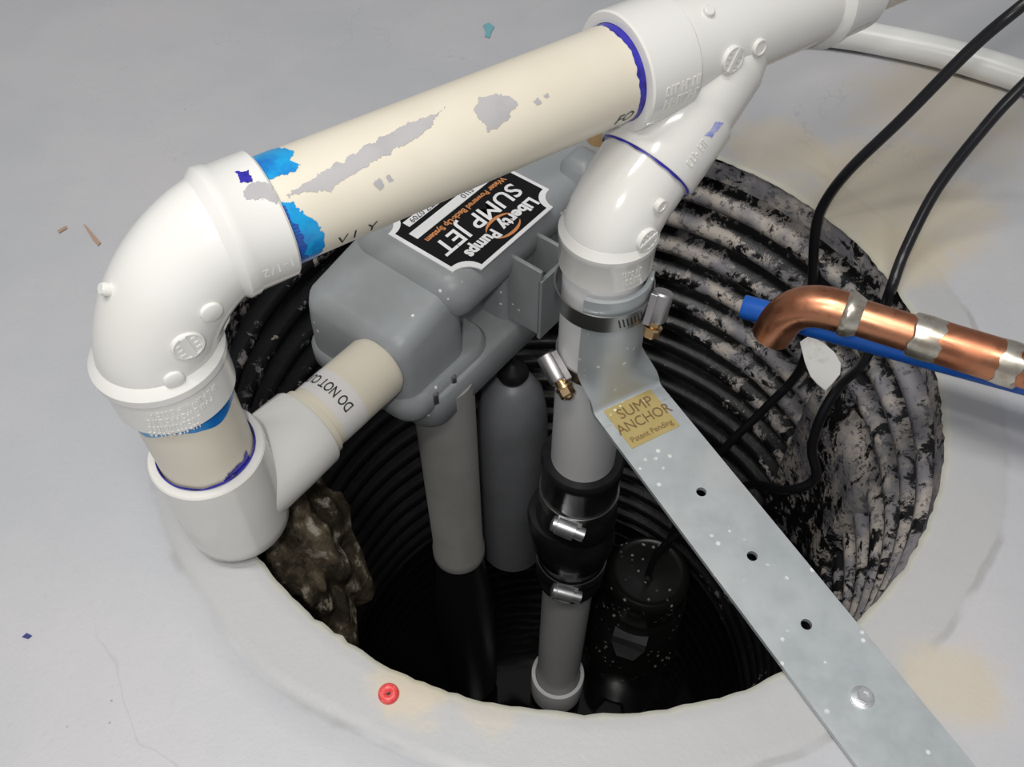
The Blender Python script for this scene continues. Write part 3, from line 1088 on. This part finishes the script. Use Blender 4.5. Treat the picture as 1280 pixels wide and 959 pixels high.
# rubber check-valve coupling on the riser
def build_coupling():
    z0 = -.302
    root = thing('check_valve', 'black rubber check valve coupling with two shiny clamps on the riser', 'valve', (RIS.x, RIS.y, z0))
    b = V((RIS.x, RIS.y, 0))
    MB().lathe(b - UP * .190, UP, [(0, .028), (.0, .0325), (.004, .0335), (.028, .0325), (.034, .0305), (.078, .0305), (.082, .0318), (.088, .0318), (.0905, .0300), (.0905, PR), (.07, PR)], 56).build('upper_sleeve', 'rubber', root, smooth=40)
    MB().lathe(b - UP * .232, V((-.10, .06, 1)), [(0, .028), (0, .0345), (.004, .0360), (.044, .0365), (.049, .0345), (.049, .028)], 56).build('valve_body', 'rubber', root, smooth=40)
    MB().lathe(b - UP * .302, UP, [(0, PR), (0, .0292), (.003, .0308), (.009, .0308), (.012, .0296), (.055, .0300), (.058, .0325), (.072, .0325)], 56).build('lower_sleeve', 'rubber', root, smooth=40)
    for z, a in ((-.150, AB - .16), (-.266, AB - .04)):
        c = b + UP * z
        MB().lathe(c, UP, [(-.0065, .0307), (-.0065, .0318), (.0065, .0318), (.0065, .0307)], 64, closed=True).build('clamp_band', 'band', root, smooth=40)
        d = V((math.cos(a), math.sin(a), 0))
        t = (V((-d.y, d.x, 0)) - UP * .22).normalized()
        p = c + d * .0365
        mb = MB().lathe(p - t * .013, t, [(0, .003), (.001, .0062), (.004, .0062), (.0045, .0075), (.019, .0075), (.0195, .0055), (.027, .0055), (.0275, .003)], 20)
        mb.box(p - d * .003, (.020, .013, .006), (t, d.cross(t).normalized(), d), .001)
        mb.build('clamp_screw', 'chrome', root, smooth=40)
build_coupling()
lp = thing('lower_riser', 'short pale grey pipe below the rubber coupling at pit bottom', 'pipe', (RIS.x, RIS.y, -.60))
MB().lathe((RIS.x, RIS.y, -.585), UP, [(0, PR), (.29, PR)], 56).build('pipe', 'pvc_grey', lp)
MB().lathe((RIS.x, RIS.y, -.612), UP, [(0, PR), (0, .0305), (.048, .0310), (.0495, .0304), (.0495, PR + .0022), (.035, PR)], 56).build('socket', 'pvc_grey', lp)

# main sump pump at the bottom
def build_sump_pump():
    c = V((.1487, .432, 0))
    root = thing('sump_pump', 'black speckled sump pump with domed cap at the bottom of the pit', 'pump', c - UP * .625)
    MB().lathe(c - UP * .625, UP, [(0, .060), (.06, .060), (.075, .052), (.14, .050), (.150, .046)], 56).build('motor_case', 'pump_black', root, smooth=40)
    MB().lathe(c - UP * .478, UP, [(0, .0460), (.036, .0460), (.044, .0452), (.0490, .0425), (.0505, .0400), (.0490, .0385), (.0485, .034), (.0510, .018), (.0516, 0)], 56).build('domed_cap', 'pump_black', root, smooth=50)
    d = -V((c.x, c.y, 0)).normalized()
    t = V((-d.y, d.x, 0))
    mb = MB().loft([[c + d * (.050 + a) + t * b + UP * z for a, b in ((-.012, -w_), (-.012, w_), (.006 + k, w_), (.006 + k, -w_))] for z, w_, k in ((-.545, .010, .0), (-.50, .019, .004), (-.488, .019, .002))])
    mb.build('lifting_lug', 'dark_grey', root, smooth=0)
    MB().tube(bez([c + V((0, -.01, -.425)), c + V((-.006, -.02, -.39)), c + V((.005, -.01, -.35)), c + V((.045, .0, -.30))], 8), .0035, 12).build('cord_stub', 'cord', root)
build_sump_pump()

# ================================================================== copper supply, tubes, cords
def build_copper():
    z = .079
    E0 = V((.1675, .3625, z))                     # elbow corner
    CD = (V((.2760, .3085, z + .003)) - V((.188, .3525, z))).normalized()
    r = .0109
    root = thing('copper_pipe', 'copper water pipe ending in a downturned elbow over the pit', 'pipe', E0 - UP * .04)
    MB().lathe(E0, CD, [(.030, r), (.70, r)], 40).build('pipe', 'copper', root, smooth=40)
    dn = (V((-.22, -.06, -1))).normalized()
    eb = MB()
    a = .024
    pts = [E0 + CD * .033, E0 + CD * .0285]
    for i in range(19):
        q = i / 18
        p0, p1, p2 = E0 + CD * a, E0, E0 + dn * a
        pts.append(p0 * (1 - q) ** 2 + p1 * 2 * q * (1 - q) + p2 * q * q)
    pts.append(E0 + dn * .033)
    eb.tube(pts, [r + .0012, r + .0014] + [r + .0016] * 19 + [r + .0012], 40)
    eb.build('elbow', 'copper', root, smooth=50)
    for t0, t1, rr in ((.0290, .0355, r + .0024),):
        MB().lathe(E0, CD, [(t0 - .002, r), (t0, rr), ((t0 + t1) / 2, rr + .0004), (t1, rr - .0010), (t1 + .003, r)], 40).build('solder_joint', 'solder', root, smooth=50)
    MB().lathe(E0, CD, [(.076, r), (.077, r + .0015), (.122, r + .0016), (.123, r)], 40).build('coupling', 'copper', root, smooth=40)
    for t0, t1 in ((.066, .0835), (.112, .1250)):
        mb = MB()
        n = 48
        aa, u, w_ = frame(CD)
        for i in range(n):
            q = 2 * PI * i / n
            d = u * math.cos(q) + w_ * math.sin(q)
            j0 = .0025 * noise.noise(d * 2.1 + V((t0 * 50, 0, 0)))
            j1 = .0040 * noise.noise(d * 2.3 + V((t1 * 70, 3, 0)))
            for k, (t, rr) in enumerate(((t0 + j0, r), (t0 + j0 + .001, r + .0018), ((t0 + t1) / 2, r + .0022), (t1 + j1 - .001, r + .0018), (t1 + j1, r))):
                mb.v.append(tuple(E0 + aa * t + d * rr))
        for i in range(n):
            i2 = (i + 1) % n
            for k in range(4): mb.f.append((i * 5 + k, i * 5 + k + 1, i2 * 5 + k + 1, i2 * 5 + k))
        mb.build('solder_joint', 'solder', root, smooth=50)
build_copper()

def at(px, py, z):
    """point at height z that the survey line through that mark meets (done once when measuring up)"""
    f, th = 1111.5, math.radians(52.24)
    u, v = (px - 640) / f, (py - 479.5) / f
    s, c = math.sin(th), math.cos(th)
    k = (CAM_H - z) / (s + v * c)
    return V((k * u, k * (c - v * s), z))

b0, b1 = at(928, 383, .030), at(1275, 476, .042)
bt = thing('blue_tube', 'bright blue plastic water tube running under the copper pipe', 'tube', b0)
bd = (b1 - b0).normalized()
MB().lathe(b0, bd, [(.010, .0052), (0, .0058), (0, .0076), (.001, .0080), (.7, .0080)], 32).build('tube_wall', 'blue_pex', bt)

wt = [at(800, 62, .0135), at(900, 44, .0135), at(1000, 38, .0135), (at(1060, 43, .0135)), at(1117, 53, .0135), at(1173, 65, .0135), at(1230, 81, .0135), at(1300, 104, .0135), at(1400, 145, .0135)]
tb = MB().tube(bez(wt, 8), .0132, 32).build('white_tube', 'white_tube')
tag(tb, 'white plastic tube lying curved on the floor behind the wye', 'tube')

def cord(pts, label, r=.0040):
    p = bez([at(*q) if len(q) == 3 else V(q[:3]) for q in pts], 10)
    o = MB().tube(p, r, 16).build('power_cord', 'cord', smooth=60)
    return tag(o, label, 'cord')
cord([(1400, -90, .21), (1280, 5, .175), (1215, 60, .145), (1130, 146, .095), (1062, 212, .050), (1030, 255, .018), (1019, 290, -.006), (1016, 345, -.045), (1014, 400, -.085),
      (1000, 462, -.145), (955, 512, -.19), (905, 562, -.235), (865, 620, -.30), (830, 690, -.395)],
     'black power cord farther left, arcing off the floor into the pit')
cord([(1380, 15, .17), (1278, 108, .128), (1225, 166, .098), (1170, 238, .058), (1132, 312, .022), (1115, 358, .0055), (1103, 392, -.022), (1080, 452, -.058), (1050, 482, -.085),
      (1026, 522, -.110), (1015, 562, -.135), (1019, 598, -.155), (985, 613, -.180), (942, 606, -.235), (908, 618, -.290), (880, 650, -.36)],
     'black power cord nearer the right edge, looping down inside the pit')

# paper tag on the cord
poly = [(1000, 428), (1012, 420), (1030, 430), (1043, 441), (1051, 455), (1050, 468), (1040, 480), (1032, 488), (1022, 480), (1013, 470), (1006, 452)]
base = [at(x, y, -.062 - (y - 420) * .0004) for x, y in poly]
mb = MB().loft([[p - V((0, .0002, .0004)) for p in base], [p + V((0, .0002, .0004)) for p in base]])
tg = tag(mb.build('cord_tag', 'tag', smooth=0), 'small torn white paper tag on the cord under the copper elbow', 'tag')

# ================================================================== small things
def build_lump():
    c = V((-.150, .300, -.115))
    bm = bmesh.new()
    bmesh.ops.create_icosphere(bm, subdivisions=5, radius=1)
    wall = (V((c.x, c.y, 0)) - PIT).normalized()
    tn = V((-wall.y, wall.x, 0))
    for v in bm.verts:
        d = v.co.normalized()
        k = 1 + .28 * noise.noise(d * 2.1) + .16 * noise.noise(d * 5) + .07 * noise.noise(d * 13)
        p = c + wall * d.x * .034 * k + tn * d.y * .062 * k + UP * d.z * .098 * k
        rr = V((p.x, p.y, 0)) - PIT
        if rr.length > R - .001:
            q = PIT + rr.normalized() * (R - .001)
            p = V((q.x, q.y, p.z))
        v.co = p
    me = bpy.data.meshes.new('concrete_lump')
    bm.to_mesh(me)
    bm.free()
    me.shade_smooth()
    me.materials.append(M['lump'])
    o = bpy.data.objects.new('concrete_lump', me)
    COL.objects.link(o)
    tag(o, 'rough brown lump of spilled concrete on the pit wall', 'concrete')
build_lump()

rp = at(486, 868, 0)
wp = thing('wall_plug', 'small red plastic anchor plug set in the floor by the rim', 'anchor', rp)
MB().lathe(rp - UP * .004, UP, [(0, .0040), (.003, .0040), (.0042, .0055), (.0060, .0053), (.0074, .0042), (.0076, .0026), (.0068, .0014), (.0056, .0010), (.0056, 0)], 32).build('plug_flange', 'red', wp, smooth=50)
MB().lathe(rp + V((.0004, -.0008, .0017)), UP, [(0, .0013), (.0006, .0013), (.0007, .0009)], 16).build('hole_shade_disc', 'dark_print', wp)  # dark disc, paints in the shade inside the plug's hole

def chip(name, px, pts, label, cat, material, th=.0008):
    b = [at(x, y, .0004) for x, y in pts]
    o = MB().loft([b, [p + UP * th for p in b]]).build(name, material, smooth=0)
    tag(o, label, cat)
chip('paint_chip', 0, [(604, 32), (611, 29), (618, 34), (614, 41), (612, 48), (606, 46), (607, 40)], 'tiny teal paint chip on the floor above the long pipe', 'paint chip', 'teal')
chip('rust_sliver', 0, [(72, 289), (83, 283), (84, 286), (74, 292)], 'tiny red-brown sliver on the floor near the left edge', 'debris', 'brown')
chip('rust_sliver', 0, [(104, 280), (108, 283), (126, 304), (123, 308), (116, 300)], 'longer tan-brown sliver on the floor left of the big elbow', 'debris', 'brown')
chip('paint_fleck', 0, [(28, 797), (34, 792), (40, 795), (35, 799)], 'tiny dark blue fleck on the floor at the lower left', 'paint chip', 'inkblue')
